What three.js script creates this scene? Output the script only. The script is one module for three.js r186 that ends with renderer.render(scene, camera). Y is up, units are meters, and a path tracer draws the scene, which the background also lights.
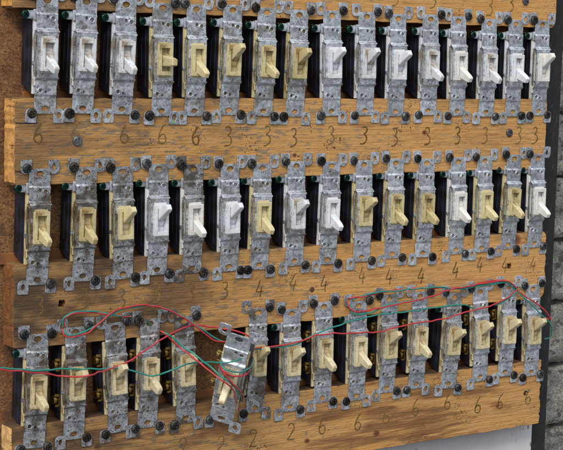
import * as THREE from 'three';
import { RoundedBoxGeometry } from 'three/addons/geometries/RoundedBoxGeometry.js';
import { mergeGeometries, toCreasedNormals } from 'three/addons/utils/BufferGeometryUtils.js';
import { FontLoader } from 'three/addons/loaders/FontLoader.js';
import { TextGeometry } from 'three/addons/geometries/TextGeometry.js';
import { Brush, Evaluator, SUBTRACTION } from 'three-bvh-csg';

// ------------------------------------------------------------------ camera, sky, sun, exposure
const scene = new THREE.Scene();
const MM = 0.001;
const camera = new THREE.PerspectiveCamera(16.0095, 1024 / 818, 0.05, 20);
{
  const m = new THREE.Matrix4().makeBasis(
    new THREE.Vector3(0.814366, 0.025868, 0.579774),
    new THREE.Vector3(0.044101, 0.993359, -0.106267),
    new THREE.Vector3(-0.578673, 0.112109, 0.807817));
  camera.quaternion.setFromRotationMatrix(m).normalize();
  camera.position.set(-0.79613, 0.15424, 1.11139);
}
const renderer = new THREE.WebGLRenderer({ antialias: true });
renderer.setSize(1024, 818);
renderer.toneMapping = THREE.LinearToneMapping;
renderer.toneMappingExposure = 1.03;
renderer.shadowMap.enabled = true;
renderer.shadowMap.type = THREE.PCFSoftShadowMap;

{ // overcast sky: brighter towards the zenith and towards the veiled sun
  const W = 256, H = 128, d = new Float32Array(W * H * 4);
  const s = new THREE.Vector3(-0.62, 0.62, 0.5).normalize(), v = new THREE.Vector3();
  for (let j = 0; j < H; j++) for (let i = 0; i < W; i++) {
    const el = ((j + 0.5) / H - 0.5) * Math.PI, az = ((i + 0.5) / W - 0.5) * 2 * Math.PI;
    v.set(Math.cos(el) * Math.cos(az), Math.sin(el), Math.cos(el) * Math.sin(az));
    const up = Math.max(0, Math.sin(el));
    let L = el > 0 ? 0.36 + 0.62 * up : 0.36 * (0.5 + 0.5 * Math.exp(el * 6));
    L += 1.9 * Math.pow(Math.max(0, v.dot(s)), 4) * (el > -0.1 ? 1 : 0.3);
    const o = (j * W + i) * 4;
    d[o] = L * 0.96; d[o + 1] = L; d[o + 2] = L * 1.07; d[o + 3] = 1;
  }
  const sky = new THREE.DataTexture(d, W, H, THREE.RGBAFormat, THREE.FloatType);
  sky.mapping = THREE.EquirectangularReflectionMapping;
  sky.magFilter = THREE.LinearFilter; sky.minFilter = THREE.LinearFilter;
  sky.needsUpdate = true;
  scene.background = sky; scene.environment = sky;
}
const sun = new THREE.DirectionalLight(0xfff3e2, 1.5);
sun.position.set(-0.62 * 3, 0.62 * 3, 0.5 * 3);
sun.castShadow = true; sun.shadow.radius = 20;
sun.shadow.mapSize.set(2048, 2048);
Object.assign(sun.shadow.camera, { left: -0.6, right: 0.6, top: 0.6, bottom: -0.6, near: 0.5, far: 6 });
scene.add(sun, sun.target);

// ------------------------------------------------------------------ noise and helpers
let seed = 20231;
const rnd = () => { seed = (seed + 0x6D2B79F5) | 0; let t = Math.imul(seed ^ (seed >>> 15), 1 | seed); t = (t + Math.imul(t ^ (t >>> 7), 61 | t)) ^ t; return ((t ^ (t >>> 14)) >>> 0) / 4294967296; };
function h2(x, y, s) { let n = Math.imul(x, 374761393) + Math.imul(y, 668265263) + Math.imul(s, 1442695041) | 0; n = Math.imul(n ^ (n >>> 13), 1274126177); return ((n ^ (n >>> 16)) >>> 0) / 4294967296; }
function vn(x, y, s, per = 0) {
  const xi = Math.floor(x), yi = Math.floor(y); let fx = x - xi, fy = y - yi;
  fx = fx * fx * (3 - 2 * fx); fy = fy * fy * (3 - 2 * fy);
  const w = per ? (k) => ((k % per) + per) % per : (k) => k;
  const a = h2(w(xi), w(yi), s), b = h2(w(xi + 1), w(yi), s), c = h2(w(xi), w(yi + 1), s), e = h2(w(xi + 1), w(yi + 1), s);
  return a + (b - a) * fx + (c - a) * fy + (a - b - c + e) * fx * fy;
}
function fbm(x, y, s, oct = 4, per = 0) { let v = 0, a = 0.5, n = 0; for (let i = 0; i < oct; i++) { v += a * vn(x, y, s + i * 17, per); n += a; a *= 0.5; x *= 2; y *= 2; per *= 2; } return v / n; }
const clamp = (x, a = 0, b = 1) => Math.min(b, Math.max(a, x));
const sm = (a, b, x) => { const t = clamp((x - a) / (b - a)); return t * t * (3 - 2 * t); };
const lerp = (a, b, t) => a + (b - a) * t;
const mix3 = (a, b, t) => [lerp(a[0], b[0], t), lerp(a[1], b[1], t), lerp(a[2], b[2], t)];
function dataTex(w, h, fn, srgb = true) { // fn(i, j) -> [r,g,b] in 0..255 sRGB
  const d = new Uint8Array(w * h * 4);
  for (let j = 0; j < h; j++) for (let i = 0; i < w; i++) {
    const c = fn(i, j), o = (j * w + i) * 4;
    d[o] = clamp(c[0], 0, 255); d[o + 1] = clamp(c[1], 0, 255); d[o + 2] = clamp(c[2], 0, 255); d[o + 3] = 255;
  }
  const t = new THREE.DataTexture(d, w, h); t.wrapS = t.wrapT = THREE.RepeatWrapping;
  t.magFilter = THREE.LinearFilter; t.minFilter = THREE.LinearMipmapLinearFilter; t.generateMipmaps = true;
  if (srgb) t.colorSpace = THREE.SRGBColorSpace;
  t.needsUpdate = true; return t;
}
function stampDots(f, N, count, r0, r1, amp, pw = 2) { // soft dark spots on a tileable float field
  for (let k = 0; k < count; k++) {
    const x = rnd() * N, y = rnd() * N, r = r0 + (r1 - r0) * Math.pow(rnd(), pw), a = amp * (0.5 + 0.5 * rnd()), ex = 0.7 + 0.6 * rnd(), R = Math.ceil(r * 1.6);
    for (let j = -R; j <= R; j++) for (let i = -R; i <= R; i++) {
      const q = Math.hypot(i * ex, j / ex) / r; if (q > 1.4) continue;
      const o = (((y + j) | 0) + N) % N * N + (((x + i) | 0) + N) % N; f[o] = Math.max(f[o], a * (1 - sm(0.6, 1.4, q)));
    }
  }
}
// box-projected uv; geometry in mm, one texture repeat per "size" mm
function boxUV(g, size, ou = 0, ov = 0) {
  if (g.index) g = g.toNonIndexed();
  g.computeVertexNormals === undefined; const p = g.attributes.position, n = g.attributes.normal, uv = new Float32Array(p.count * 2);
  for (let i = 0; i < p.count; i++) {
    const ax = Math.abs(n.getX(i)), ay = Math.abs(n.getY(i)), az = Math.abs(n.getZ(i));
    let u, v; if (az >= ax && az >= ay) { u = p.getX(i); v = p.getY(i); } else if (ax >= ay) { u = p.getZ(i); v = p.getY(i); } else { u = p.getX(i); v = p.getZ(i); }
    uv[2 * i] = u / size + ou; uv[2 * i + 1] = v / size + ov;
  }
  g.setAttribute('uv', new THREE.BufferAttribute(uv, 2)); return g;
}
const clean = (g) => { g = g.index ? g.toNonIndexed() : g; for (const k of Object.keys(g.attributes)) if (!['position', 'normal', 'uv'].includes(k)) g.deleteAttribute(k); g.clearGroups(); return g; };
const merge = (list) => mergeGeometries(list.map(clean));
const WX = 1.035; // yokes are a little wider than first drawn
const widened = (l) => wide(merge(l));
const wide = (g) => g.scale(WX, 1, 1);
function finish(g, size = 100, ou = 0, ov = 0) { return boxUV(clean(g), size, ou, ov).scale(MM, MM, MM); }
const used = new Map();
function numbered(n) { const k = used.get(n) || 0; used.set(n, k + 1); return k ? `${n}_${String(k).padStart(3, '0')}` : n; }
function mesh(name, geo, mat, parent) { const m = new THREE.Mesh(geo, mat); m.name = parent && parent !== scene ? name : numbered(name); m.castShadow = m.receiveShadow = true; (parent || scene).add(m); return m; }
function thing(name, label, category, [x, y, z], group) { const o = new THREE.Group(); o.name = numbered(name); o.position.set(x * MM, y * MM, z * MM); o.userData = { label, category }; if (group) o.userData.group = group; scene.add(o); return o; }
function box(w, h, d, x = 0, y = 0, z = 0, r = 0.4) { const g = new RoundedBoxGeometry(w, h, d, 2, Math.min(r, w / 2.1, h / 2.1, d / 2.1)); g.translate(x, y, z); return g; }
// profile in (y,z) swept along x
function sweepX(pts, w, x0 = -w / 2, bevel = 0) {
  const s = new THREE.Shape(pts.map(([a, b]) => new THREE.Vector2(a, b)));
  const g = new THREE.ExtrudeGeometry(s, { depth: w - 2 * bevel, bevelEnabled: bevel > 0, bevelSize: bevel, bevelThickness: bevel, bevelSegments: 2 });
  g.translate(0, 0, bevel);
  g.applyMatrix4(new THREE.Matrix4().set(0, 0, 1, x0, 1, 0, 0, 0, 0, 1, 0, 0, 0, 0, 0, 1));
  return g;
}
function extr(shape, depth, z0, bev = 0.2, curve = 10) {
  const g = new THREE.ExtrudeGeometry(shape, { depth: depth - 2 * bev, bevelEnabled: bev > 0, bevelSize: bev, bevelOffset: -bev, bevelThickness: bev, bevelSegments: 2, curveSegments: curve });
  g.translate(0, 0, z0 + bev); return g;
}
function ellipse(path, x, y, a, b, n = 14) { path.absellipse(x, y, a, b, 0, Math.PI * 2, true); return path; }
const hole = (x, y, a, b) => ellipse(new THREE.Path(), x, y, a, b);

// ------------------------------------------------------------------ textures and materials
const N = 1024;
function steelTexture(dirt, sd) { // 100 mm per repeat
  seed = sd; const f = new Float32Array(N * N), g = new Float32Array(N * N);
  stampDots(f, N, 1500 * dirt, 1.2, 5.0, 0.9, 3); stampDots(g, N, 700 * dirt, 3, 14, 0.35, 2);
  return dataTex(N, N, (i, j) => {
    const x = i / N, y = j / N, o = j * N + i;
    const sp = fbm(x * 40, y * 40, sd, 3, 40), big = fbm(x * 7, y * 7, sd + 5, 3, 7), fine = vn(x * 256, y * 256, sd + 9, 256);
    const wx = x * 64 + 1.6 * vn(x * 30, y * 30, sd + 13, 30), wy = y * 64 + 1.6 * vn(x * 30, y * 30, sd + 14, 30), spangle = h2(Math.floor(wx) & 63, Math.floor(wy) & 63, sd + 15);
    const scratch = sm(0.8, 0.95, vn(x * 9 + y * 22, (y * 3 - x) * 128, sd + 17)) * sm(0.5, 0.7, vn(x * 12, y * 12, sd + 18, 12));
    let v = 206 + (sp - 0.5) * 92 + (big - 0.5) * 60 + (fine - 0.5) * 26 + (spangle - 0.5) * 22 + scratch * 26;
    const grime = sm(0.55, 0.74, fbm(x * 9, y * 9, sd + 31, 4, 9)) * 0.36 * dirt;
    let c = [v * 0.965, v * 0.99, v * 1.02];
    c = mix3(c, [104, 94, 82], clamp(grime)); c = mix3(c, [126, 84, 52], sm(0.66, 0.8, fbm(x * 22, y * 22, sd + 41, 3, 22)) * 0.5 * clamp(dirt - 0.6)); c = mix3(c, [78, 72, 66], g[o]); c = mix3(c, [26, 24, 22], f[o]);
    return c;
  });
}
function steelRough(sd) { return dataTex(512, 512, (i, j) => { const v = 255 * (0.2 + 0.36 * fbm(i / 512 * 30, j / 512 * 30, sd, 4, 30)); return [v, v, v]; }, false); }
const sRough = steelRough(91);
const sLump = dataTex(512, 512, (i, j) => { const v = 255 * (0.7 * fbm(i / 512 * 9, j / 512 * 9, 191, 3, 9) + 0.3 * fbm(i / 512 * 40, j / 512 * 40, 193, 2, 40)); return [v, v, v]; }, false);
const steelMats = [[0.5, 311], [1.1, 47], [2.1, 593]].map(([d, s], k) => new THREE.MeshStandardMaterial({ map: steelTexture(d, s), roughnessMap: sRough, roughness: 1.0, metalness: 0.74, bumpMap: sLump, bumpScale: 0.0005, color: [0xffffff, 0xfafafa, 0xe8e6e4][k] }));
const brightSteel = new THREE.MeshStandardMaterial({ map: steelMats[0].map, roughnessMap: sRough, roughness: 0.72, metalness: 0.85, bumpMap: sLump, bumpScale: 0.0003, color: new THREE.Color(1.12, 1.12, 1.13) });
function plasticTexture(dirt, sd) { // 60 mm per repeat, near white: tinted by the material colour
  seed = sd; const n = 512, f = new Float32Array(n * n); stampDots(f, n, 520 * dirt, 0.9, 3.0, 0.8, 3);
  return dataTex(n, n, (i, j) => {
    const x = i / n, y = j / n, b = fbm(x * 6, y * 6, sd, 4, 6), m = fbm(x * 26, y * 26, sd + 3, 3, 26);
    let c = [236, 236, 236]; c = c.map((q) => q + (m - 0.5) * 24);
    c = mix3(c, [142, 116, 82], clamp(sm(0.44, 0.78, b) * 0.42 * dirt)); c = mix3(c, [66, 52, 38], f[j * n + i]); return c;
  });
}
const pTex = [plasticTexture(0.7, 7), plasticTexture(1.7, 29)];
const pl = (hex, t, rough = 0.42) => new THREE.MeshPhysicalMaterial({ color: hex, map: pTex[t], roughness: rough, clearcoat: 0.35, clearcoatRoughness: 0.28 });
const WHITE = [pl(0xe6e9ee, 0), pl(0xdfe2e6, 1), pl(0xe8e7e2, 0)], IVORY = [pl(0xd4c797, 1), pl(0xc8b886, 1), pl(0xdacd9e, 0)], PALE = [pl(0xdccfa8, 1), pl(0xd0c298, 1), pl(0xe0d3ae, 0)];
const navy = new THREE.MeshStandardMaterial({ color: new THREE.Color().setRGB(0.016, 0.019, 0.036), map: pTex[1], roughness: 0.5 });
const blackSteel = new THREE.MeshStandardMaterial({ color: new THREE.Color().setRGB(0.17, 0.165, 0.165), map: steelMats[1].map, roughness: 0.46, metalness: 0.55 });
const screwMats = [[0.11, 0.105, 0.1, 0.5], [0.2, 0.19, 0.185, 0.42], [0.15, 0.125, 0.105, 0.55]].map(([r, g, b, ro], k) => new THREE.MeshStandardMaterial({ color: new THREE.Color().setRGB(r, g, b), map: steelMats[2].map, roughness: ro, metalness: 0.75, bumpMap: sLump, bumpScale: 0.0003 }));
const zincSteel = new THREE.MeshStandardMaterial({ color: 0x9a9a98, map: steelMats[1].map, roughness: 0.45, metalness: 0.7 });
const greenMat = new THREE.MeshStandardMaterial({ color: new THREE.Color().setRGB(0.006, 0.036, 0.026), roughness: 0.28, metalness: 0.6 });
const brass = new THREE.MeshStandardMaterial({ color: new THREE.Color().setRGB(0.66, 0.42, 0.11), map: steelMats[1].map, roughness: 0.32, metalness: 0.85 });
const redWire = new THREE.MeshPhysicalMaterial({ color: new THREE.Color().setRGB(0.42, 0.022, 0.03), roughness: 0.35, clearcoat: 0.3 });
const tealWire = new THREE.MeshPhysicalMaterial({ color: new THREE.Color().setRGB(0.012, 0.2, 0.16), roughness: 0.35, clearcoat: 0.3 });

// ------------------------------------------------------------------ boards behind
function woodPixel(X, Y, sd, o) { // X, Y in mm; grain along X
  const wy = Y + 5 * (fbm(X / 70, Y / 30, sd, 3) - 0.5) + (o.knots || []).reduce((a, k) => { const d = Math.hypot((X - k[0]) / 2.1, Y - k[1]); return a + 5 * Math.sign(Y - k[1] || 1) * Math.exp(-d * d / (k[2] * k[2] * 5)); }, 0);
  const ring = 0.5 + 0.5 * Math.sin(wy * 1.05 + 7 * fbm(X / 120, Y / 14, sd + 3, 2));
  const grain = fbm(X / 34, wy / 1.1, sd + 7, 4), broad = fbm(X / 55, Y / 16, sd + 11, 4), pores = vn(X / 5, wy / 0.35, sd + 13);
  const rt = sm(-60, 200, X); let c = mix3([200, 154, 94], [172, 125, 68], 0.3 + 0.4 * sm(0.2, 0.85, 0.4 * ring + 0.6 * grain));
  c = mix3(c, [188, 136, 68], sm(0.5, 0.72, broad) * 0.6);
  c = mix3(c, [134, 86, 44], sm(0.62, 0.85, fbm(X / 26, Y / 5, sd + 19, 4)) * o.burn);
  const pz = (pores - 0.5) * 13; c = [c[0] + pz, c[1] + pz, c[2] + pz * 0.8];
  const fl = fbm(X / 6.5, wy / 1.9, sd + 23, 3) + 0.18 * (fbm(X / 45, Y / 18, sd + 27, 2) - 0.5);
  c = mix3(c, [122, 108, 94], sm(o.fleck + 0.07 * rt, o.fleck + 0.09 + 0.07 * rt, fl) * (0.7 - 0.35 * rt));
  const spk = vn(X / 0.9, Y / 0.8, sd + 33) * (0.6 + 0.8 * vn(X / 14, Y / 14, sd + 35)); c = mix3(c, [52, 36, 24], sm(1.0, 1.16, spk) * 0.85);
  for (const k of o.knots || []) { const d = Math.hypot((X - k[0]) / 1.35, Y - k[1]) / k[2]; c = mix3(c, [92, 46, 18], (1 - sm(0.45, 1.15, d)) * 0.85); c = mix3(c, [44, 24, 14], (1 - sm(0.1, 0.4, d)) * 0.6); }
  const left = sm(90, -250, X); // grime is heaviest at the left, as handled there for years
  const gr = sm(0.42, 0.75, fbm(X / 30, Y / 12, sd + 41, 4) + 0.22 * (left - 0.4)) * (0.15 + o.dirt * left);
  c = mix3(c, [96, 70, 44], clamp(gr));
  c = mix3(c, [96, 60, 32], sm(0.5, 0.76, fbm(X / 60, Y / 7, sd + 47, 4)) * (o.scorch || 0) * 0.75);
  return mix3(c, c.map((q) => q * 0.6), clamp(o.dirt * left * 0.75 + (o.age || 0)));
}
function rail(label, x0, x1, y0, y1, sd, o) {
  const th = 18, w = x1 - x0, h = y1 - y0;
  const t = thing('wooden_rail', label, 'plank', [0, 0, 0], 'wooden rails carrying the switches');
  seed = sd; const P = [], jit = (a) => (rnd() - 0.5) * 2 * a;
  const cr = o.corner ?? 5;
  for (let x = x0 + 2; x < x1 - cr; x += 7) P.push([x, y0 + jit(0.45) + 0.8 * (fbm(x / 40, 3, sd) - 0.5)]);
  for (let a = 0; a <= 4; a++) { const q = a / 4 * Math.PI / 2; P.push([x1 - cr + cr * Math.sin(q), y0 + cr - cr * Math.cos(q)]); }
  for (let y = y0 + cr + 3; y < y1 - cr; y += 2.6) P.push([x1 + jit(o.ragged ?? 0.35), y]);
  for (let a = 0; a <= 4; a++) { const q = a / 4 * Math.PI / 2; P.push([x1 - cr + cr * Math.cos(q), y1 - cr + cr * Math.sin(q)]); }
  for (let x = x1 - cr - 6; x > x0 + 2; x -= 7) P.push([x, y1 + jit(0.45) + 0.8 * (fbm(x / 40, 9, sd) - 0.5)]);
  for (let y = y1 - 0.8; y > y0; y -= 3.2) P.push([x0 + jit(0.5) + 1.1 * (fbm(y / 9, 1, sd, 3) - 0.5), y]);
  const s = new THREE.Shape(P.map(([a, b]) => new THREE.Vector2(a, b)));
  for (const [hx, hy, r] of o.holes || []) { const q = new THREE.Path(); const n = 12; for (let i = 0; i <= n; i++) { const a = -i / n * 2 * Math.PI, rr = r * (0.7 + 0.6 * h2(i % n, 5, sd)); const X = hx + rr * 1.25 * Math.cos(a), Y = hy + rr * Math.sin(a); i ? q.lineTo(X, Y) : q.moveTo(X, Y); } s.holes.push(q); }
  let g = new THREE.ExtrudeGeometry(s, { depth: th - 1.2, bevelEnabled: true, bevelSize: 0.6, bevelOffset: -0.6, bevelThickness: 0.6, bevelSegments: 2 });
  g.translate(0, 0, -th + 0.6);
  if (g.index) g = g.toNonIndexed();
  const p = g.attributes.position, nn = g.attributes.normal, uv = g.attributes.uv;
  for (let i = 0; i < p.count; i++) {
    if (Math.abs(nn.getZ(i)) > 0.4) uv.setXY(i, (p.getX(i) - x0 + 3) / (w + 6), (p.getY(i) - y0 + 3) / (h + 6));
    else if (Math.abs(nn.getX(i)) > 0.7) uv.setXY(i, p.getZ(i) / 80, p.getY(i) / 80);
    else uv.setXY(i, p.getX(i) / 200, p.getZ(i) / 60);
  }
  g.scale(MM, MM, MM);
  const TW = 2048, TH = 256;
  const px = (i, j) => [x0 - 3 + (i + 0.5) / TW * (w + 6), y0 - 3 + (j + 0.5) / TH * (h + 6)];
  const cracks = o.cracks || [];
  const front = dataTex(TW, TH, (i, j) => {
    const [X, Y] = px(i, j); let c = woodPixel(X, Y, sd, o);
    for (const [cx0, cx1, cy] of cracks) if (X > cx0 && X < cx1) { const d = Math.abs(Y - cy - 2.2 * (fbm(X / 9, 1, sd + 77, 3) - 0.5)); const k = (1 - sm(0.25, 0.75, d)) * sm(cx1, cx1 - 12, X); c = mix3(c, [30, 18, 10], k * 0.9); }
    return c;
  });
  const bump = dataTex(1024, 256, (i, j) => { const [X, Y] = px(i * 2, j); const v = 255 * (0.55 * fbm(X / 20, Y / 0.9, sd + 7, 3) + 0.3 * fbm(X / 5, Y / 3, sd + 51, 3) + 0.15 * vn(X / 1.2, Y / 1.2, sd + 3)); return [v, v, v]; }, false);
  const end = o.end || [206, 148, 70];
  const side = dataTex(256, 256, (i, j) => { const a = fbm(i / 256 * 24, j / 256 * 24, sd + 61, 4, 24), b = vn(i / 256 * 90, j / 256 * 90, sd + 62, 90); const k = 0.72 + 0.5 * a; let c = end.map((q) => q * k + (b - 0.5) * 18); return mix3(c, [70, 44, 24], sm(0.62, 0.78, fbm(i / 256 * 10, j / 256 * 40, sd + 63, 3)) * 0.6); });
  const m0 = new THREE.MeshStandardMaterial({ map: front, roughness: 0.72, bumpMap: bump, bumpScale: 0.0009 });
  const m1 = new THREE.MeshStandardMaterial({ map: side, roughness: 0.85 });
  const edge = dataTex(512, 64, (i, j) => { const X = x0 + i * 0.39, Z = j / 4; let c = woodPixel(X, Z, sd + 5, o); return mix3(c, [62, 44, 30], 0.35 + 0.3 * sm(0.4, 0.7, fbm(X / 12, Z / 4, sd + 71, 3))); });
  const m2 = new THREE.MeshStandardMaterial({ map: edge, roughness: 0.85 });
  const cl = [[], [], []], P3 = g.attributes.position, N3 = g.attributes.normal;
  for (let i = 0; i < P3.count; i += 3) { const nx = Math.abs(N3.getX(i)), ny = Math.abs(N3.getY(i)), nz = Math.abs(N3.getZ(i)); cl[nz > 0.4 ? 0 : nx > ny ? 1 : 2].push(i, i + 1, i + 2); }
  g.setIndex(cl.flat()); g.clearGroups(); let st = 0; cl.forEach((c, k) => { g.addGroup(st, c.length, k); st += c.length; });
  mesh('plank', g, [m0, m1, m2], t);
  return t;
}
const R1 = rail('top wooden plank, cut by the upper edge of the picture, above the first switch row', -256.5, 318.5, 176.5, 246, 101, { fleck: 0.66, burn: 0.5, dirt: 0.45, corner: 7 });
const R2 = rail('wooden plank between the top and middle switch rows, pale torn left end', -252.8, 312, 41.3, 108.4, 202, { fleck: 0.585, burn: 0.45, dirt: 0.32, corner: 4, knots: [[157.7, 78, 2.6], [12, 60, 2]], cracks: [[-256, -228, 89.5], [-256, -218, 52.5]], end: [200, 148, 82] });
const R3 = rail('wooden plank between middle and bottom switch rows, dirty dark left end and two holes', -252.7, 319, -86, -19.8, 303, { fleck: 0.62, burn: 0.5, dirt: 0.8, corner: 7, ragged: 0.7, knots: [[277, -27, 6.5], [34.6, -58.5, 2.2], [-105, -40, 3]], holes: [[-210.6, -52.9, 2.6], [270.8, -51.7, 2.3]], cracks: [[-256, -236, -70]], end: [120, 76, 34] });
const R4 = rail('lowest wooden plank, knotty and scorched, above the grey panel', -253.5, 320, -212, -147.6, 404, { fleck: 0.64, burn: 0.9, dirt: 0.68, age: 0.1, corner: 1.5, ragged: 1.0, scorch: 0.8, knots: [[113, -197, 3.2], [34, -194, 2.6], [-177, -172, 3], [263, -188, 2]], holes: [[300.3, -179.6, 2.2]], end: [206, 166, 108] });

{ // backing board
  const tex = dataTex(1024, 1024, (i, j) => {
    const X = i / 3, Y = j / 3; let c = mix3([146, 104, 64], [100, 66, 38], fbm(X / 22, Y / 22, 5, 4));
    const chip = vn(X / 1.6, Y / 1.1, 15), fine = vn(X / 0.5, Y / 0.5, 16);
    c = mix3(c, [178, 134, 86], sm(0.6, 0.9, chip) * 0.4); c = mix3(c, [70, 44, 26], sm(0.4, 0.1, chip) * 0.55); c = c.map((q) => q + (fine - 0.5) * 26);
    c = mix3(c, [70, 46, 28], sm(0.5, 0.72, fbm(X / 12, Y / 18, 25, 3)) * 0.5);
    const s = vn(X / 1.1, Y / 1.1, 35); return mix3(c, [28, 20, 14], sm(0.86, 0.94, s) * 0.8);
  });
  const m = new THREE.MeshStandardMaterial({ map: tex, roughness: 0.9, bumpMap: tex, bumpScale: 0.0006 });
  const g = finish(box(700, 620, 6, -14, 20, -25.6, 0.5), 341.3);
  const b = mesh('backing_board', g, m); b.userData = { kind: 'structure', label: 'brown fibreboard behind the rails and switches', category: 'board' };
  const bw = dataTex(512, 128, (i, j) => { const X = i * 1.1, Y = j / 4; return mix3([168, 112, 60], [84, 50, 26], clamp(fbm(X / 40, Y / 2, 71, 4) * 1.2 - 0.1)); });
  const bm = new THREE.MeshStandardMaterial({ map: bw, roughness: 0.85 });
  const wh = ['upper', 'middle', 'lower'];
  [[113, -236], [-13.2, -290], [-141.5, -236]].forEach(([yt, xl], k) => {
    const l = mesh('wooden_batten', finish(box(304 - xl, 9, 3.2, (304 + xl) / 2, yt - 4.5, -20.9, 0.7), 300), bm);
    l.userData = { label: `thin ${wh[k]} batten showing behind the gap under the ${['top', 'middle', 'bottom'][k]} switch row`, category: 'batten', group: 'thin battens behind the rails' };
  });
}
{ // black frame post, grey panel, brick wall
  const bt = dataTex(256, 1024, (i, j) => { const v = 14 + 22 * fbm(i / 5, j / 60, 81, 4) + 70 * sm(0.66, 0.8, fbm(i / 3, j / 26, 83, 3)) * 0.4; return [v, v * 0.98, v * 0.97]; });
  const f = mesh('black_post', finish(box(43, 640, 34, 327.5, 10, -36, 0.8), 180), new THREE.MeshStandardMaterial({ map: bt, roughness: 0.7, bumpMap: bt, bumpScale: 0.0012 }));
  f.userData = { label: 'black painted wooden post down the right edge of the switch board', category: 'post' };
  const gt = dataTex(512, 256, (i, j) => { const X = i / 2, Y = j / 2; const a = fbm(X / 30, Y / 30, 87, 5); let v = 186 + (a - 0.5) * 44; let c = [v * 0.985, v * 0.985, v * 0.995]; c = mix3(c, [92, 72, 58], sm(0.86, 0.98, vn(X / 1.1, Y / 1.1, 89) * (0.5 + 0.8 * fbm(X / 25, Y / 18, 90, 3))) * 0.8); return c; });
  const gp = mesh('grey_panel', finish(box(640, 130, 3, 9.3, -270, -20.2, 0.4), 512), new THREE.MeshStandardMaterial({ map: gt, roughness: 0.55 }));
  gp.userData = { label: 'speckled light grey painted panel below the lowest plank', category: 'panel' };
  // the post is cut back over the panel: narrower below
  const wall = thing('brick_wall', 'rough grey brick wall beyond the black post at the right edge', 'wall', [0, 0, 0]);
  wall.userData.kind = 'structure';
  const wt = dataTex(768, 768, (i, j) => { const X = i / 3, Y = j / 3; let v = 122 + 84 * (fbm(X / 14, Y / 14, 93, 5) - 0.5) + 46 * (vn(X / 1.3, Y / 1.3, 94) - 0.5) + 30 * (vn(X / 0.6, Y / 0.6, 95) - 0.5); let c = [v * 1.03, v, v * 0.93]; c = mix3(c, [44, 40, 36], sm(0.6, 0.72, fbm(X / 9, Y / 6, 96, 4)) * 0.55); return mix3(c, [168, 164, 156], sm(0.63, 0.75, fbm(X / 6, Y / 6, 98, 3)) * 0.5); });
  const wm = new THREE.MeshStandardMaterial({ map: wt, roughness: 0.95, bumpMap: wt, bumpScale: 0.0025 });
  const mm = new THREE.MeshStandardMaterial({ map: wt, color: 0x9a958c, roughness: 1 });
  mesh('mortar', finish(box(420, 720, 20, 470, 0, -91, 1), 256), mm, wall);
  const variants = [];
  for (let k = 0; k < 5; k++) {
    let g = new THREE.BoxGeometry(198, 61.5, 30, 48, 14, 4); const p = g.attributes.position;
    for (let i = 0; i < p.count; i++) {
      let x = p.getX(i), y = p.getY(i), z = p.getZ(i);
      const ex = sm(98, 92, Math.abs(x)), ey = sm(30.7, 26.5, Math.abs(y));
      if (z > 0) z += -3.5 * (1 - Math.min(ex, 1) * ey) + 6.5 * (fbm(x / 13 + k * 9, y / 13, 700 + k, 4) - 0.5);
      y += Math.sign(y) * 4.5 * (fbm(x / 12, k * 3 + Math.sign(y), 720, 3) - 0.5) * (Math.abs(y) > 20 ? 1 : 0);
      x += Math.sign(x) * 2.0 * (fbm(y / 14, k * 5, 730, 3) - 0.5) * (Math.abs(x) > 90 ? 1 : 0);
      p.setXYZ(i, x, y, z);
    }
    g.computeVertexNormals(); variants.push(finish(g, 256, k * 0.37, k * 0.61));
  }
  let row = 0;
  for (let y = 257; y > -330; y -= 66.5, row++) for (let c = 0; c < 2; c++) {
    const b = mesh('brick', variants[(row * 2 + c * 3) % 5], wm, wall);
    b.position.set(((row % 2 ? 358 : 460) + c * 204) * MM, y * MM, -88 * MM); b.rotation.z = (h2(row, c, 3) - 0.5) * 0.012;
  }
}

// ------------------------------------------------------------------ switch parts (mm, origin at the yoke's middle, z = 0 at the plank)
const T = 1.0;
function earShape(sx, sy) { // a break-off plaster ear, given for the upper right corner
  const s = new THREE.Shape();
  const P = (x, y) => [x * sx, y * sy];
  const x0 = 7.0, x1 = 16.1, y0 = 41.2, y1 = 52.4;
  s.moveTo(...P(x0 + 1.4, y1)); s.lineTo(...P(x1 - 1.8, y1)); s.quadraticCurveTo(...P(x1, y1), ...P(x1, y1 - 1.8));
  s.lineTo(...P(x1, y0 + 4.4)); s.bezierCurveTo(...P(x1, y0 + 1.6), ...P(x1 - 1.9, y0), ...P(x1 - 4.3, y0));
  s.bezierCurveTo(...P(x0 + 2.6, y0), ...P(x0 + 1.2, y0 + 0.7), ...P(x0 + 0.5, y0 + 2.0));
  s.lineTo(...P(x0, y0 + 3.2)); s.lineTo(...P(x0, y1 - 1.4)); s.quadraticCurveTo(...P(x0, y1), ...P(x0 + 1.4, y1));
  s.holes.push(hole(11.6 * sx, 46.6 * sy, 1.95, 2.7));
  return s;
}
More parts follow.
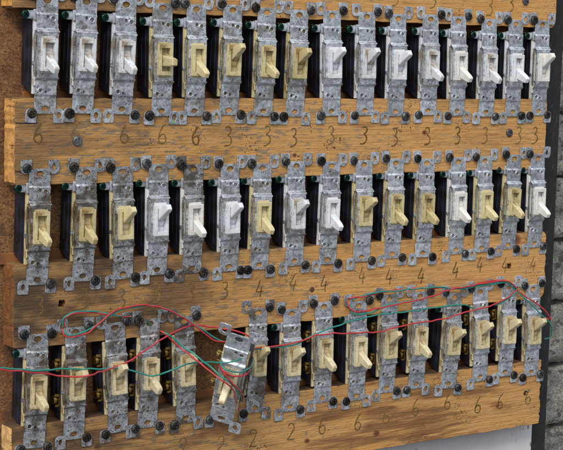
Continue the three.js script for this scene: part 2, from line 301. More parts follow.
function strapGeometry(ears) { // ears: 4 flags TL TR BL BR
  const L = [];
  for (const sy of [1, -1]) {
    const s = new THREE.Shape(); const P = (x, y) => [x, y * sy];
    s.moveTo(...P(-9, 32)); s.lineTo(...P(9, 32)); s.lineTo(...P(9, 40.2)); s.quadraticCurveTo(...P(8.9, 43.2), ...P(7.4, 44.4)); s.quadraticCurveTo(...P(6.6, 45.3), ...P(5.2, 45.4));
    s.lineTo(...P(-5.2, 45.4)); s.quadraticCurveTo(...P(-6.6, 45.3), ...P(-7.4, 44.4)); s.quadraticCurveTo(...P(-8.9, 43.2), ...P(-9, 40.2)); s.closePath();
    s.holes.push(hole(0, 41.2 * sy, 3.3, 2.35));
    L.push(extr(s, T, 0));
    L.push(toCreasedNormals(clean(sweepX(ramp(32.02, 0, 30.4, 0.85).map(([y, z]) => [y * sy, z]), 17.8, -8.9, 0.12)), 0.7));
    const q = new THREE.Shape(); q.moveTo(...P(-8.7, 19.88)); q.lineTo(...P(8.7, 19.88)); q.lineTo(...P(8.7, 25)); q.lineTo(...P(8.5, 26)); q.lineTo(...P(8.7, 27)); q.lineTo(...P(8.7, 30.42)); q.lineTo(...P(-8.7, 30.42)); q.closePath();
    q.holes.push(hole(4.6 * sy, 27.6 * sy, 1.6, 1.6), hole(0.1 * sy, 28.7 * sy, 1.15, 1.4));
    L.push(extr(q, T, 0.85, 0.12));
    const ring = new THREE.TorusGeometry(2.1, 0.5, 8, 18); ring.scale(1, 1, 0.7); ring.translate(4.6 * sy, 27.6 * sy, 0.85 + T); L.push(ring);
    L.push(toCreasedNormals(clean(sweepX(ramp(19.9, 0.85, 17.4, 3.0).map(([y, z]) => [y * sy, z]), 18.6, -9.3, 0.2)), 0.7));
  }
  const c = new THREE.Shape(); c.moveTo(-8.4, -17.42); c.lineTo(8.4, -17.42); c.lineTo(8.4, 17.42); c.lineTo(-8.4, 17.42); c.closePath();
  const o = new THREE.Path(); o.moveTo(-5.4, -11.4); o.lineTo(-5.4, 11.4); o.lineTo(5.4, 11.4); o.lineTo(5.4, -11.4); o.closePath(); c.holes.push(o);
  L.push(extr(c, T, 3.0, 0.01));
  for (const sx of [-1, 1]) { // rounded fold and side flange with two windows
    const pr = []; for (let a = 0; a <= 6; a++) { const q = a / 6 * Math.PI / 2; pr.push([8.38 + 1.5 * Math.sin(q), 2.5 + 1.5 * Math.cos(q)]); }
    pr.push([9.88, 1.2], [8.7, 1.2], [8.38, 2.6]);
    const s = new THREE.Shape(pr.map(([x, z]) => new THREE.Vector2(x * sx, z)));
    const g = new THREE.ExtrudeGeometry(s, { depth: 34.4, bevelEnabled: false }); g.rotateX(Math.PI / 2); g.translate(0, 17.2, 0);
    g.scale(1, 1, -1); const idx = clean(g); flip(idx); L.push(toCreasedNormals(fixN(idx), 0.6));
    const f = new THREE.Shape(); f.moveTo(-16.8, 1.25); f.lineTo(-16.6, 0.7); f.lineTo(-15.6, 0.2); f.lineTo(15.6, 0.2); f.lineTo(16.6, 0.7); f.lineTo(16.8, 1.25); f.closePath();
    const e = new THREE.ExtrudeGeometry(f, { depth: 0.9, bevelEnabled: false }); e.applyMatrix4(new THREE.Matrix4().set(0, 0, 1, sx > 0 ? 8.96 : -9.86, 1, 0, 0, 0, 0, 1, 0, 0, 0, 0, 0, 1)); L.push(e);
    L.push(box(1.4, 3, 2.4, sx * 9.9, -6.6, -1.4, 0.5));
  }
  [[-1, 1], [1, 1], [-1, -1], [1, -1]].forEach(([sx, sy], k) => { if (ears[k] === '1') L.push(extr(earShape(sx, sy), T - 0.02, 0.01, 0.18)); });
  return merge(L);
}
function flip(g) { return g; }
function fixN(g) { // make the winding face outwards again after a mirror
  const p = g.attributes.position.array; for (let i = 0; i < p.length; i += 9) for (let k = 0; k < 3; k++) { const t = p[i + 3 + k]; p[i + 3 + k] = p[i + 6 + k]; p[i + 6 + k] = t; } g.computeVertexNormals(); return g;
}
function ramp(ya, za, yb, zb) { // S-shaped step in the strap, closed outline of thickness T
  const top = [], n = 10; for (let i = 0; i <= n; i++) { const t = i / n, s = t * t * (3 - 2 * t); top.push([lerp(ya, yb, t), lerp(za, zb, s)]); }
  return [...top.map(([y, z]) => [y, z + T]), ...top.slice().reverse()];
}
const strapCache = new Map();
function strap(ears, variant) { const k = ears + variant; if (!strapCache.has(k)) { const b = ears; if (!strapCache.has(b)) strapCache.set(b, strapGeometry(ears)); strapCache.set(k, finish(wide(strapCache.get(b).clone()), 100, variant * 0.283, variant * 0.417)); } return strapCache.get(k); }

const coverG = finish(widened([box(20.0, 61, 2.4, 0, 0, -2.2, 0.7), box(19.6, 6, 2.2, 0, 21.0, -0.45, 0.4), box(19.6, 6, 2.2, 0, -21.0, -0.45, 0.4), box(14, 25, 6, 0, 0, 0, 0.3)]), 60);
const housingG = finish(widened([sweepX([[29, -3.3], [29, -8], [27, -9.4], [27, -19.6], [26, -20.4], [-22, -20.4], [-23.4, -19.8], [-25, -13], [-29.3, -7], [-29.3, -3.3]], 19.6, -9.8, 0.5), box(1.2, 30, 3, -9.9, 2, -15, 0.3), box(1.0, 46, 1.2, -9.9, 1, -8, 0.3), box(5, 7, 4, -6, 27.4, -7, 0.5)]), 60);
const bezelG = (() => {
  const s = new THREE.Shape(); const rr = (P, w, h, r) => { P.moveTo(-w + r, -h); P.lineTo(w - r, -h); P.quadraticCurveTo(w, -h, w, -h + r); P.lineTo(w, h - r); P.quadraticCurveTo(w, h, w - r, h); P.lineTo(-w + r, h); P.quadraticCurveTo(-w, h, -w, h - r); P.lineTo(-w, -h + r); P.quadraticCurveTo(-w, -h, -w + r, -h); return P; };
  rr(s, 6.3, 12.7, 0.5); s.holes.push(rr(new THREE.Path(), 3.75, 9.2, 0.3));
  const a = extr(s, 3.6, 3.9, 0.35, 4);
  return finish(widened([a, box(10.8, 1.5, 0.8, 0, 13.3, 4.3, 0.3), box(10.8, 1.5, 0.8, 0, -13.3, 4.3, 0.3)]), 60);
})();
const drumG = (() => { const c = new THREE.CylinderGeometry(8.6, 8.6, 7.0, 48); c.rotateZ(Math.PI / 2); c.translate(0, 0, -3.6); return finish(c, 60); })();
const leverG = (() => { // grows along +z from the pivot
  const g = new RoundedBoxGeometry(1, 1, 1, 5, 0.19); const p = g.attributes.position;
  for (let i = 0; i < p.count; i++) {
    let x = p.getX(i), y = p.getY(i), t = p.getZ(i) + 0.5;
    const w = lerp(6.6, 5.3, t), h = lerp(11.2, 6.0, Math.pow(t, 0.85)); p.setXYZ(i, x * w, y * h, lerp(4.5, 25.6, t) - 1.6 * y * y * t * 2);
  }
  g.computeVertexNormals(); return finish(g, 60);
})();
const font = await new FontLoader().loadAsync('fonts/droid/droid_sans_bold.typeface.json');
function wordG(str) { const g = new TextGeometry(str, { font, size: 2.1, depth: 0.5, curveSegments: 2, bevelEnabled: false }); g.computeBoundingBox(); const b = g.boundingBox; g.translate(-(b.min.x + b.max.x) / 2, -(b.min.y + b.max.y) / 2, 0); return finish(g, 60); }
const onG = wordG('ON'), offG = wordG('OFF');
function phillips(rad, ht) { // pan head with a cross recess, base at z = 0
  const pts = []; for (let i = 0; i <= 8; i++) { const q = i / 8 * Math.PI / 2; pts.push(new THREE.Vector2(rad * (0.62 + 0.38 * Math.cos(q)) * (i === 8 ? 1 : 1), ht * (0.35 + 0.65 * Math.sin(q)))); }
  const prof = [new THREE.Vector2(0, 0), new THREE.Vector2(rad, 0), ...pts, new THREE.Vector2(0, ht * 1.02)];
  const g = new THREE.LatheGeometry(prof, 28); g.rotateX(Math.PI / 2);
  const ev = new Evaluator(); ev.attributes = ['position', 'normal']; g.deleteAttribute('uv');
  const b = new Brush(g); b.updateMatrixWorld(); let out = b;
  for (const a of [0.3, 0.3 + Math.PI / 2]) { const c = new THREE.BoxGeometry(rad * 1.2, rad * 0.27, ht * 0.9); c.deleteAttribute('uv'); const k = new Brush(c); k.position.set(0, 0, ht * 0.86); k.rotation.z = a; k.updateMatrixWorld(); out = ev.evaluate(out, k, SUBTRACTION); }
  const r = out.geometry.index ? out.geometry.toNonIndexed() : out.geometry; r.clearGroups(); return r;
}
const screwBase = phillips(4.0, 2.3);
const screwG = [0, 1, 2].map((k) => { const g = screwBase.clone(); g.rotateZ(k * 0.9); return finish(merge([g, new THREE.CylinderGeometry(1.5, 1.5, 2.0, 10).rotateX(Math.PI / 2).translate(0, 0, -0.4)].map((q) => { q = clean(q); if (!q.attributes.uv) q.setAttribute('uv', new THREE.BufferAttribute(new Float32Array(q.attributes.position.count * 2), 2)); return q; })), 100, k * 0.3, k * 0.2); });
const greenG = finish(phillips(3.4, 2.6), 60);
const tabG = finish(widened([box(9, 6.6, 1.0, -13.6, 30.2, -3.4, 0.3), box(1.0, 8, 3.4, -10.0, 30.2, -1.8, 0.3), box(3.2, 8.2, 0.8, -9.2, 30.2, -0.3, 0.3)]), 100, 0.4, 0.2);
const termG = finish(merge([box(1.2, 9, 8, -10.2, 0, -9, 0.3), new THREE.CylinderGeometry(3.4, 3.4, 2.4, 20).rotateZ(Math.PI / 2).translate(-13.8, 0.2, -8.4), new THREE.CylinderGeometry(1.5, 1.5, 5, 12).rotateZ(Math.PI / 2).translate(-11.8, 0.2, -8.4), box(4.6, 2.2, 1.2, -12.4, 4.2, -5.6, 0.3), box(3.4, 1.6, 2.0, -12, -4.4, -6.2, 0.3)]), 60);

const ORD = ['first', 'second', 'third', 'fourth', 'fifth', 'sixth', 'seventh', 'eighth', 'ninth', 'tenth', 'eleventh', 'twelfth', 'thirteenth', 'fourteenth', 'fifteenth', 'sixteenth'];
let count = 0;
function makeSwitch({ pos, tilt = 0, tone, lever, ears = '1111', screws = '0000', ground = true, brassSide = false, label, steel = 1, group }) {
  const k = count++, v = (k * 7) % 8, dirty = Math.floor(h2(k, 3, 5) * 3);
  const t = thing('light_switch', label, 'light switch', pos, group); t.rotation.set((h2(k, 31, 1) - 0.5) * 0.022, (h2(k, 32, 1) - 0.5) * 0.035, tilt);
  const P = (tone === 'white' ? WHITE : tone === 'ivory' ? IVORY : PALE)[dirty], sm_ = steel === 9 ? brightSteel : steelMats[steel];
  mesh('mounting_strap', strap(ears, v), sm_, t);
  mesh('cover', coverG, P, t); mesh('housing', housingG, navy, t);
  const bz = mesh('toggle_frame', bezelG, P, t);
  mesh('rocker', drumG, P, t);
  const lv = mesh('lever', leverG, P, t), a = { up: -0.50, down: 0.50, mid: 0.12 }[lever] + (h2(k, 8, 1) - 0.5) * 0.08;
  lv.position.z = -3.6 * MM; lv.rotation.x = a; lv.rotation.y = (h2(k, 9, 1) - 0.5) * 0.05;
  const w = mesh('lettering', lever === 'up' ? onG : offG, P, t), wa = lever === 'up' ? 0.5 : -0.5;
  w.rotation.x = wa; w.position.set(0, -Math.sin(wa) * 8.5 * MM, (-3.6 + Math.cos(wa) * 8.5) * MM);
  if (ground) { const g = mesh('ground_tab', tabG, steelMats[1], t); const s = mesh('ground_screw', greenG, greenMat, g); s.position.set(-17.2 * MM, 30.2 * MM, -2.9 * MM); s.rotation.z = h2(k, 4, 4) * 3; }
  if (brassSide) for (const y of [14.5, -14]) { const b = mesh('terminal', termG, brass, t); b.position.y = y * MM; }
  [[-1, 1], [1, 1], [-1, -1], [1, -1]].forEach(([sx, sy], q) => { if (screws[q] !== '1') return; const s = mesh('mounting_screw', screwG[(k + q) % 3], screwMats[Math.floor(h2(k, q, 21) * 3)], t); const sz = 0.94 + 0.14 * h2(k, q, 22); s.scale.set(sz, sz, 0.8 + 0.4 * h2(k, q, 23)); s.position.set((11.6 + (h2(k, q, 7) - 0.5) * 0.8) * sx * MM, (45.2 + (h2(k, q, 9) - 0.5) * 1.2) * sy * MM, T * MM); s.rotation.set((h2(k, q, 11) - 0.5) * 0.12, (h2(k, q, 12) - 0.5) * 0.12, h2(k, q, 10) * 3); });
  return t;
}
// x, y, tilt in degrees; lever u/d/m + colour w/i/p; screws at TL TR BL BR; extras: g ground screw, b brass terminals
const ROWS = [
  ['top', [
    [-227.0, 141.8, -0.7, 'dw', '1010', 1], [-193.8, 141.9, -1.9, 'dw', '1010', 1], [-158.4, 141.1, -1.6, 'dw', '1001', 1], [-123.4, 139.6, 0.3, 'mi', '0110', 1],
    [-91.5, 139.5, -0.2, 'di', '1001', 1], [-56.9, 140.2, -0.9, 'ui', '1001', 1], [-22.1, 139.2, -1.3, 'di', '1001', 1], [11.1, 138.4, -1.1, 'ui', '0110', 1],
    [48.5, 139.0, 1.4, 'uw', '0110', 0], [86.1, 139.2, 1.1, 'uw', '0110', 0], [121.6, 138.4, 0.3, 'uw', '1001', 9], [159.7, 139.1, 0.5, 'dw', '0110', 0],
    [194.1, 138.5, 1.4, 'dw', '0110', 0], [231.2, 137.4, -0.5, 'dw', '1001', 0], [265.4, 137.6, -0.2, 'dw', '1001', 9], [299.6, 138.2, 0.3, 'uw', '1011', 9]]],
  ['middle', [
    [-232.3, 8.8, -1.0, 'di', '1001', 2], [-192.1, 9.1, -1.2, 'di', '1001', 2], [-157.4, 8.7, 1.0, 'ui', '1001', 2], [-124.8, 10.1, -0.0, 'uw', '1001', 1],
    [-91.1, 9.2, 0.5, 'dw', '1001', 2], [-54.7, 8.7, 0.9, 'uw', '1001', 1], [-22.6, 8.3, -1.2, 'di', '1011', 1], [13.5, 9.4, 0.4, 'uw', '1001', 1],
    [50.8, 8.5, -1.4, 'dw', '1001', 1], [87.8, 8.7, 0.1, 'ui', '1001', 0], [123.8, 9.4, -0.1, 'di', '1001', 0], [160.3, 8.6, -1.4, 'di', '1001', 0],
    [199.9, 9.1, 0.9, 'dw', '1001', 0], [232.6, 9.3, 0.3, 'di', '1001', 0], [268.6, 10.4, -1.9, 'di', '1001', 9], [301.5, 10.2, 0.5, 'dw', '1001', 9]]],
  ['bottom', [
    [-233.3, -120.6, -1.8, 'dp', '1111', 2, 'g'], [-199.2, -117.8, -0.7, 'up', '0101', 2, 'b'], [-161.2, -117.1, 3.0, 'up', '0110', 2, 'b'], [-130.9, -116.5, -0.3, 'dp', '1011', 2, 'b'],
    [-95.8, -117.0, 2.4, 'up', '0110', 2, 'b'], null, [-23.4, -115.9, -0.9, 'up', '0110', 2, ''], [13.0, -119.3, 0.2, 'up', '1001', 1, 'g'],
    [48.2, -115.6, 1.1, 'dp', '1101', 1, 'b'], [86.8, -117.7, 0.6, 'dp', '0110', 1, 'g'], [122.2, -114.3, 0.3, 'up', '1001', 1, 'b'], [158.0, -114.2, -0.6, 'dp', '0110', 1, 'b'],
    [199.4, -118.2, -2.5, 'up', '1001', 1, 'g'], [235.3, -115.2, 2.6, 'up', '1001', 0, 'b'], [270.4, -113.7, -1.1, 'up', '1001', 0, 'b'], [303.7, -117.0, 1.9, 'up', '1111', 0, 'g']]]];
const TONE = { w: 'white', i: 'ivory', p: 'pale ivory' }, LEV = { u: 'up', d: 'down', m: 'mid' }, LTXT = { u: 'lever up', d: 'lever down', m: 'lever halfway' };
for (const [rowName, list] of ROWS) list.forEach((a, i) => {
  if (!a) return;
  const [x, y, deg, st, sc, steel, ex = 'g'] = a;
  const extra = ex === 'b' ? ', brass terminals' : rowName === 'bottom' && i === 6 ? ' behind the loose switch' : '';
  const t = makeSwitch({ pos: [x, y, 0.25 + (i % 2) * 0.22], tilt: deg * Math.PI / 180, tone: st[1] === 'w' ? 'white' : st[1] === 'i' ? 'ivory' : 'pale', lever: LEV[st[0]], screws: sc, ground: ex.includes('g'), brassSide: ex.includes('b'), steel,
    label: `${TONE[st[1]]} ${rowName === 'bottom' && i === 6 ? '' : 'toggle '}switch, ${LTXT[st[0]]}${extra}, ${i === 15 ? 'rightmost' : i === 0 ? 'leftmost' : ORD[i] + ' from left'} in the ${rowName} row`, group: 'toggle switches screwed to the planks in three rows' });
  if (rowName === 'top' && i === 3) { const m = mesh('green_mark', finish(box(1.1, 3, 0.12, 11.2, -50.0, T + 0.07, 0.05), 60), new THREE.MeshStandardMaterial({ color: new THREE.Color().setRGB(0.12, 0.42, 0.03), roughness: 0.6 }), t); }
});
{ // the loose switch hanging on its wires, top tipped forward
  const t = makeSwitch({ pos: [-68.7, -122.4, 28.5], tone: 'pale', lever: 'down', ears: '1101', ground: false, brassSide: true, steel: 0,
    label: 'loose pale ivory switch hanging crooked on wires in front of the bottom row', group: 'toggle switches screwed to the planks in three rows' });
  delete t.userData.group; t.scale.set(1.1, 1.03, 1.03);
  const cr = new THREE.Vector3(0.814366, 0.025868, 0.579774), cu = new THREE.Vector3(0.044101, 0.993359, -0.106267), cb = new THREE.Vector3(-0.578673, 0.112109, 0.807817);
  const V = (a, b, c) => new THREE.Vector3().addScaledVector(cr, a).addScaledVector(cu, b).addScaledVector(cb, c).normalize();
  const yv = V(0.189, 0.817, 0.545), xv = V(0.951, -0.291, 0.107); xv.addScaledVector(yv, -xv.dot(yv)).normalize(); const zv = xv.clone().cross(yv);
  t.quaternion.setFromRotationMatrix(new THREE.Matrix4().makeBasis(xv, yv, zv));
  // the ear that snapped off it, still screwed to the plank
  const e = thing('broken_ear', 'snapped off steel ear still held by its screw under the loose switch', 'metal tab', [-59, -116.9, 0.25]);
  mesh('tab', finish(extr(earShape(-1, -1), T, 0, 0.18), 100), steelMats[2], e);
  const s = mesh('mounting_screw', screwG[1], blackSteel, e); s.position.set(-11.4 * MM, -45.6 * MM, T * MM);
}

// ------------------------------------------------------------------ numbers written on the planks, screws in them
const GL = { // strokes in a box one unit high
  6: [[[0.18, 0.5], [0.02, 0.34], [-0.12, 0.1], [-0.2, -0.12], [-0.2, -0.32], [-0.08, -0.48], [0.1, -0.49], [0.22, -0.36], [0.23, -0.18], [0.12, -0.05], [-0.04, -0.06], [-0.17, -0.18]]],
  3: [[[-0.2, 0.42], [-0.06, 0.5], [0.1, 0.47], [0.17, 0.34], [0.1, 0.18], [-0.02, 0.08], [0.12, 0.02], [0.22, -0.12], [0.2, -0.3], [0.06, -0.44], [-0.12, -0.5], [-0.24, -0.48]]],
  4: [[[0.02, 0.5], [-0.08, 0.2], [-0.22, -0.14], [0.0, -0.16], [0.28, -0.12]], [[0.14, 0.14], [0.1, -0.18], [0.06, -0.5]]],
  2: [[[-0.22, 0.3], [-0.14, 0.45], [0.04, 0.5], [0.18, 0.4], [0.2, 0.22], [0.1, 0.0], [-0.1, -0.24], [-0.26, -0.44], [-0.08, -0.42], [0.1, -0.46], [0.28, -0.42]]],
};
function numberG(d, h, wd, sd) {
  const L = [];
  for (const st of GL[d]) {
    const c = new THREE.CatmullRomCurve3(st.map(([x, y], i) => new THREE.Vector3(x * h * 0.95 + (h2(i, sd, 1) - 0.5) * 0.7, y * h + (h2(i, sd, 2) - 0.5) * 0.7, 0)), false, 'centripetal');
    const n = 60, pos = [], nor = [], idx = [], pts = c.getSpacedPoints(n);
    for (let i = 0; i <= n; i++) {
      const a = pts[Math.max(0, i - 1)], b = pts[Math.min(n, i + 1)], tx = b.x - a.x, ty = b.y - a.y, l = Math.hypot(tx, ty) || 1;
      const e = Math.min(1, Math.min(i, n - i) / 2 + 0.25), w = wd / 2 * e * (0.7 + 0.6 * vn(i / 5, sd, 9)) , jx = (vn(i / 1.4, sd, 5) - 0.5) * 0.25;
      pos.push(pts[i].x - ty / l * (w + jx), pts[i].y + tx / l * (w + jx), 0, pts[i].x + ty / l * (w - jx), pts[i].y - tx / l * (w - jx), 0); nor.push(0, 0, 1, 0, 0, 1);
      if (i < n) { const k = 2 * i; idx.push(k, k + 1, k + 2, k + 1, k + 3, k + 2); }
    }
    const g = new THREE.BufferGeometry(); g.setAttribute('position', new THREE.Float32BufferAttribute(pos, 3)); g.setAttribute('normal', new THREE.Float32BufferAttribute(nor, 3)); g.setIndex(idx); L.push(g.toNonIndexed());
  }
  return boxUV(mergeGeometries(L), 40, sd * 0.13, sd * 0.29).scale(MM, MM, MM);
}
const inkTex = dataTex(256, 256, (i, j) => { const v = 150 + 105 * fbm(i / 256 * 30, j / 256 * 30, 55, 4, 30); return [v, v, v]; });
const inkMat = [0.3, 0.45, 0.6, 0.8, 1].map((s) => new THREE.MeshStandardMaterial({ color: new THREE.Color().setRGB(lerp(0.36, 0.2, s), lerp(0.215, 0.1, s), lerp(0.07, 0.008, s)), map: inkTex, roughness: 0.7 }));
const railOf = (y) => (y > 150 ? R1 : y > 30 ? R2 : y > -100 ? R3 : R4);
const MARKS = [
  [6, -232.8, 81.6, 1], [6, -199.9, 82.1, .5], [6, -157.0, 80.3, .8], [6, -121.4, 79.9, .55], [6, -89.2, 78.1, 1], [3, -57.2, 76.9, .9], [3, -17.5, 76.8, .55], [3, 10.3, 74.8, 1],
  [3, 50.6, 76.4, .5], [3, 87.4, 75.9, .9], [3, 122.6, 74.0, 1], [3, 161.1, 74.3, 1], [3, 197.8, 74.6, .9], [3, 232.2, 74.3, .45], [3, 275.4, 73.8, .3], [3, 297.2, 73.5, .7],
  [3, -230.6, -53.3, .8], [3, -191.1, -50.7, .7], [3, -157.3, -53.1, .6], [3, -124.6, -50.5, .35], [3, -91.0, -52.9, .7], [3, -57.3, -53.0, .7], [4, -21.4, -54.2, 1], [4, 14.4, -51.0, .6],
  [4, 47.7, -53.6, .6], [4, 90.2, -49.5, .5], [4, 121.5, -52.5, .9], [4, 159.5, -53.9, .9], [4, 202.0, -51.3, 1], [4, 232.4, -48.0, .5], [4, 264.7, -50.8, .7], [4, 302.5, -51.6, .4],
  [2, -95.6, -183.0, .8], [2, -57.8, -186.1, .8], [2, -24.4, -184.6, 1], [2, 16.1, -183.8, .7], [6, 50.1, -181.6, .7], [6, 90.9, -183.2, .8], [6, 123.5, -180.9, .6], [6, 158.6, -177.4, .7],
  [6, 198.0, -176.5, .8], [6, 237.1, -183.8, 1], [6, 266.3, -183.6, .9], [6, 303.2, -183.2, .45], [3, 232.0, 193.9, .5], [3, 258.5, 197.5, .5], [3, 162.0, 198.6, .5], [3, 117.5, 198.7, .5]];
MARKS.forEach(([d, x, y, s], i) => {
  const m = mesh('written_number', numberG(d, 15.5 + (h2(i, 1, 1) - 0.5) * 1.5, 1.15 + 0.5 * (h2(i, 2, 1) - 0.3), i + 1), inkMat[s < 0.4 ? 0 : s < 0.55 ? 1 : s < 0.7 ? 2 : s < 0.9 ? 3 : 4], railOf(y));
  m.position.set(x * MM, y * MM, 0.12 * MM); m.rotation.z = -0.05 + (h2(i, 3, 1) - 0.5) * 0.14;
});
for (const [x, y, r, mt] of [[-198.9, 75, R2, zincSteel], [263.2, 76.5, R2, blackSteel], [277.1, 201, R1, blackSteel]]) { const s = mesh('plank_screw', screwG[0], mt, r); s.position.set(x * MM, y * MM, 0.1 * MM); s.scale.set(1.0, 1.0, 0.6); s.rotation.z = x; }
{ const n = mesh('nail', finish(new THREE.SphereGeometry(2.4, 14, 6, 0, Math.PI * 2, 0, Math.PI / 2).rotateX(Math.PI / 2).scale(1, 1, 0.35), 60), new THREE.MeshStandardMaterial({ color: new THREE.Color().setRGB(0.1, 0.04, 0.025), roughness: 0.8, metalness: 0.3 }), R3); n.position.set(34.7 * MM, -58.5 * MM, 0); }

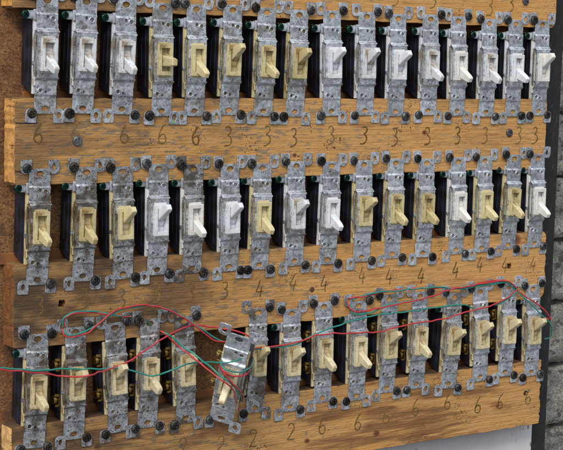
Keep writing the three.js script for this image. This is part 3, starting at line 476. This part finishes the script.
// ------------------------------------------------------------------ wires
const WIRES = [
  ['t', 'long teal wire from the left edge across the bottom row to the loose switch', [[-272.4,-96.9,8],[-267.4,-97.7,8],[-239.3,-101.8,9],[-209.8,-103.4,9],[-180.4,-106.5,10],[-164.9,-106.8,10],[-152.8,-110.5,11],[-136.1,-115.7,15],[-129.5,-111.3,26],[-114.4,-106.2,29],[-95.2,-107.5,20],[-85.1,-104.1,44],[-73.1,-102.9,46],[-60.6,-98.9,42],[-51.9,-94.4,34]]],
  ['r', 'long red wire from the left edge rising over the bottom row', [[-272.8,-97.6,9],[-267.8,-98.6,9],[-242.4,-102.9,9],[-230.4,-105.2,9],[-215.8,-108.5,9],[-208.3,-108.5,17],[-201.6,-106.3,27],[-185.7,-106.7,18],[-167.9,-106.5,10],[-148.1,-100.4,8],[-124.9,-88.9,6],[-108.8,-83.2,6],[-94.2,-79.4,6],[-70.0,-82.3,10],[-57.2,-84.9,17],[-47.3,-88.7,22],[-43.5,-93.4,24]]],
  ['t', 'teal wire running right from the loose switch, rising steadily over the bottom row', [[-48.4,-101.3,30],[-33.2,-103.3,14],[-15.9,-104.3,10],[13.1,-103.2,9],[30.9,-97.8,8],[52.2,-92.5,8],[71.8,-88.5,8],[103.3,-85.2,8],[124.0,-85.0,8],[145.1,-84.7,8],[177.1,-83.1,8],[201.8,-83.0,8],[216.3,-86.2,6],[226.0,-91.0,4]]],
  ['r', 'red wire running right from the loose switch to the right end of the bottom row', [[-49.8,-98.3,32],[-34.0,-101.4,15],[-16.6,-102.8,11],[12.3,-101.8,10],[32.1,-97.7,9],[47.7,-97.5,9],[82.7,-99.3,9],[106.9,-100.1,9],[123.8,-98.3,9],[144.8,-96.2,9],[176.8,-95.0,9],[205.1,-91.2,9],[218.4,-89.2,9],[238.6,-86.9,9],[260.0,-81.4,8],[276.7,-74.4,6]]],
  ['t', 'teal wire looping under an ear in the middle of the bottom row and rising rightwards', [[76.3,-74.8,3],[74.9,-79.6,5],[79.2,-82.6,6],[87.9,-83.0,6],[96.7,-82.8,6],[115.0,-78.0,6],[135.8,-76.2,6],[157.0,-75.0,6],[178.3,-71.0,6],[202.8,-67.2,6],[228.0,-67.4,6],[251.0,-66.6,6],[267.6,-67.8,5],[276.9,-74.4,4]]],
  ['r', 'red wire looping under an ear in the middle of the bottom row and rising rightwards', [[73.3,-71.0,3],[73.7,-78.0,5],[79.2,-80.9,6],[87.8,-81.2,6],[107.6,-78.7,7],[135.0,-76.7,7],[166.6,-73.5,7],[188.3,-68.2,7],[204.4,-67.2,7],[227.0,-65.5,7],[248.7,-64.5,7],[264.0,-65.5,6],[277.2,-73.0,5]]],
  ['r', 'red wire along the bottom row top ears at right, topmost of the bundle', [[75.0,-69.3,3],[78.7,-68.4,4],[87.7,-68.2,4],[101.4,-66.4,4],[116.1,-65.4,4],[135.5,-64.5,5],[166.7,-65.5,5],[207.4,-67.4,5],[228.7,-64.8,5],[244.0,-63.7,5],[259.6,-64.2,5],[271.3,-68.7,4]]],
  ['t', 'teal wire along the bottom row top ears at right, within the bundle', [[77.2,-69.9,3],[87.7,-67.4,4],[104.9,-65.5,5],[125.6,-65.1,5],[156.5,-64.8,6],[178.0,-65.2,6],[206.6,-68.5,6],[227.9,-66.9,6],[247.1,-65.5,6],[262.3,-66.2,5],[278.3,-75.5,4]]],
  ['t', 'short teal wire end dropping left from the knot at the right of the bottom row', [[246.4,-87.1,8],[263.3,-82.6,7],[276.7,-75.1,6]]],
  ['t', 'teal wire end curling down past the rightmost lever of the bottom row', [[275.9,-73.7,5],[278.4,-76.7,6],[292.0,-87.3,7],[305.8,-98.7,8],[318.5,-108.4,8],[325.9,-116.4,6],[328.0,-124.9,3],[325.7,-127.9,0],[323.6,-128.2,-2]]],
  ['r', 'red wire end bending back behind the rightmost lever of the bottom row', [[277.7,-74.4,4.5],[282.3,-78.5,5.5],[294.5,-85.2,6.5],[308.5,-92.9,7],[320.9,-102.9,6],[326.1,-109.7,4],[322.9,-106.5,1],[317.5,-105.0,0]]],
  ['t', 'teal wire arching over the left plank and dipping behind the loose switch', [[-211.5,-72.7,3],[-211.1,-76.2,5],[-205.5,-77.2,6],[-192.7,-75.8,6],[-183.2,-72.1,6],[-176.0,-67.9,6],[-162.9,-61.9,6],[-148.1,-59.3,6],[-131.7,-59.8,6],[-114.5,-65.0,6],[-105.4,-69.1,7],[-95.5,-75.1,8],[-80.1,-86.0,9],[-71.8,-91.6,10],[-61.6,-95.0,12],[-52.5,-97.2,12]]],
  ['r', 'red wire arching over the left plank and dipping behind the loose switch', [[-211.9,-71.8,3],[-211.3,-77.4,5],[-207.7,-78.6,6],[-192.7,-77.8,6],[-182.6,-71.3,6.5],[-176.6,-66.4,7],[-163.5,-60.2,7],[-148.7,-58.0,7],[-132.6,-59.1,7.5],[-117.3,-64.4,7.5],[-106.0,-70.1,8],[-92.6,-78.2,9],[-78.9,-88.9,10],[-70.7,-93.6,12],[-62.3,-95.0,13],[-53.1,-97.4,13]]],
  ['t', 'short teal wire from the second ear to the third switch in the bottom row', [[-210.8,-71.2,2.5],[-212.0,-66.3,3],[-209.9,-62.3,4],[-205.2,-60.1,5],[-199.0,-59.5,5],[-192.4,-59.6,5],[-179.2,-61.7,5],[-165.5,-64.8,5],[-150.1,-67.8,4]]],
  ['r', 'short red wire from the second ear to the third switch in the bottom row', [[-209.9,-71.7,2.5],[-211.3,-67.1,3],[-208.6,-62.9,4],[-204.3,-61.3,5],[-198.1,-60.7,5],[-188.2,-60.9,5],[-171.9,-64.1,5],[-157.2,-66.4,5],[-150.1,-67.0,4]]],
  ['t', 'teal wire slanting down from the fourth switch slot across the loose switch', [[-133.8,-72.7,2],[-131.6,-75.0,1.5],[-125.0,-79.1,-3],[-120.2,-82.5,-3],[-119.0,-83.0,3],[-116.0,-84.9,6],[-106.1,-92.6,9],[-96.8,-102.4,22],[-92.2,-110.9,42],[-85.8,-117.5,48],[-78.9,-122.5,46],[-64.9,-133.2,36],[-48.8,-146.2,18]]],
  ['r', 'red wire slanting down from the fourth switch across the loose switch', [[-121.8,-80.9,-2],[-120.3,-82.3,2],[-114.0,-87.8,6],[-105.4,-95.7,8],[-97.4,-107.1,28],[-90.0,-117.0,44],[-83.8,-121.7,48],[-74.3,-129.7,42],[-64.7,-139.9,32],[-48.2,-154.4,12]]],
  ['t', 'teal wire loop wrapped round the front of the loose switch', [[-77.9,-104.0,28],[-86.9,-105.6,42],[-87.0,-108.7,48],[-80.5,-111.0,50],[-66.9,-112.7,46],[-55.9,-110.5,40],[-48.6,-105.2,32]]],
  ['r', 'red wire loop wrapped round the front of the loose switch', [[-74.6,-103.4,26],[-84.1,-106.2,36],[-89.1,-108.8,46],[-85.3,-112.6,50],[-76.5,-115.8,50],[-63.0,-115.5,44],[-51.4,-109.0,34],[-46.4,-103.5,28]]],
  ['r', 'red wire crossing down the lower half of the loose switch to its side', [[-84.5,-107.8,36],[-87.9,-111.9,48],[-78.5,-122.1,48],[-61.3,-134.5,36],[-48.6,-145.3,18]]],
];
for (const [mat, label, pts] of WIRES) {
  const c0 = new THREE.CatmullRomCurve3(pts.map(([x, y, z]) => new THREE.Vector3(x, y, z)), false, 'centripetal');
  const len = c0.getLength(), n = Math.max(8, Math.round(len / 7)), sd = label.length * 13 + pts.length, kinked = c0.getSpacedPoints(n).map((p, i) => new THREE.Vector3(p.x + (h2(i, sd, 1) - 0.5) * 0.9, p.y + (h2(i, sd, 2) - 0.5) * 1.0, p.z + (h2(i, sd, 3) - 0.5) * 0.9).multiplyScalar(MM));
  const c = new THREE.CatmullRomCurve3(kinked, false, 'centripetal');
  const g = new THREE.TubeGeometry(c, n * 5, 0.7 * MM, 8, false);
  const w = mesh('thin_wire', g, mat === 'r' ? redWire : tealWire); w.userData = { label, category: 'wire', group: 'thin red and teal wires across the bottom row' };
}
renderer.render(scene, camera);
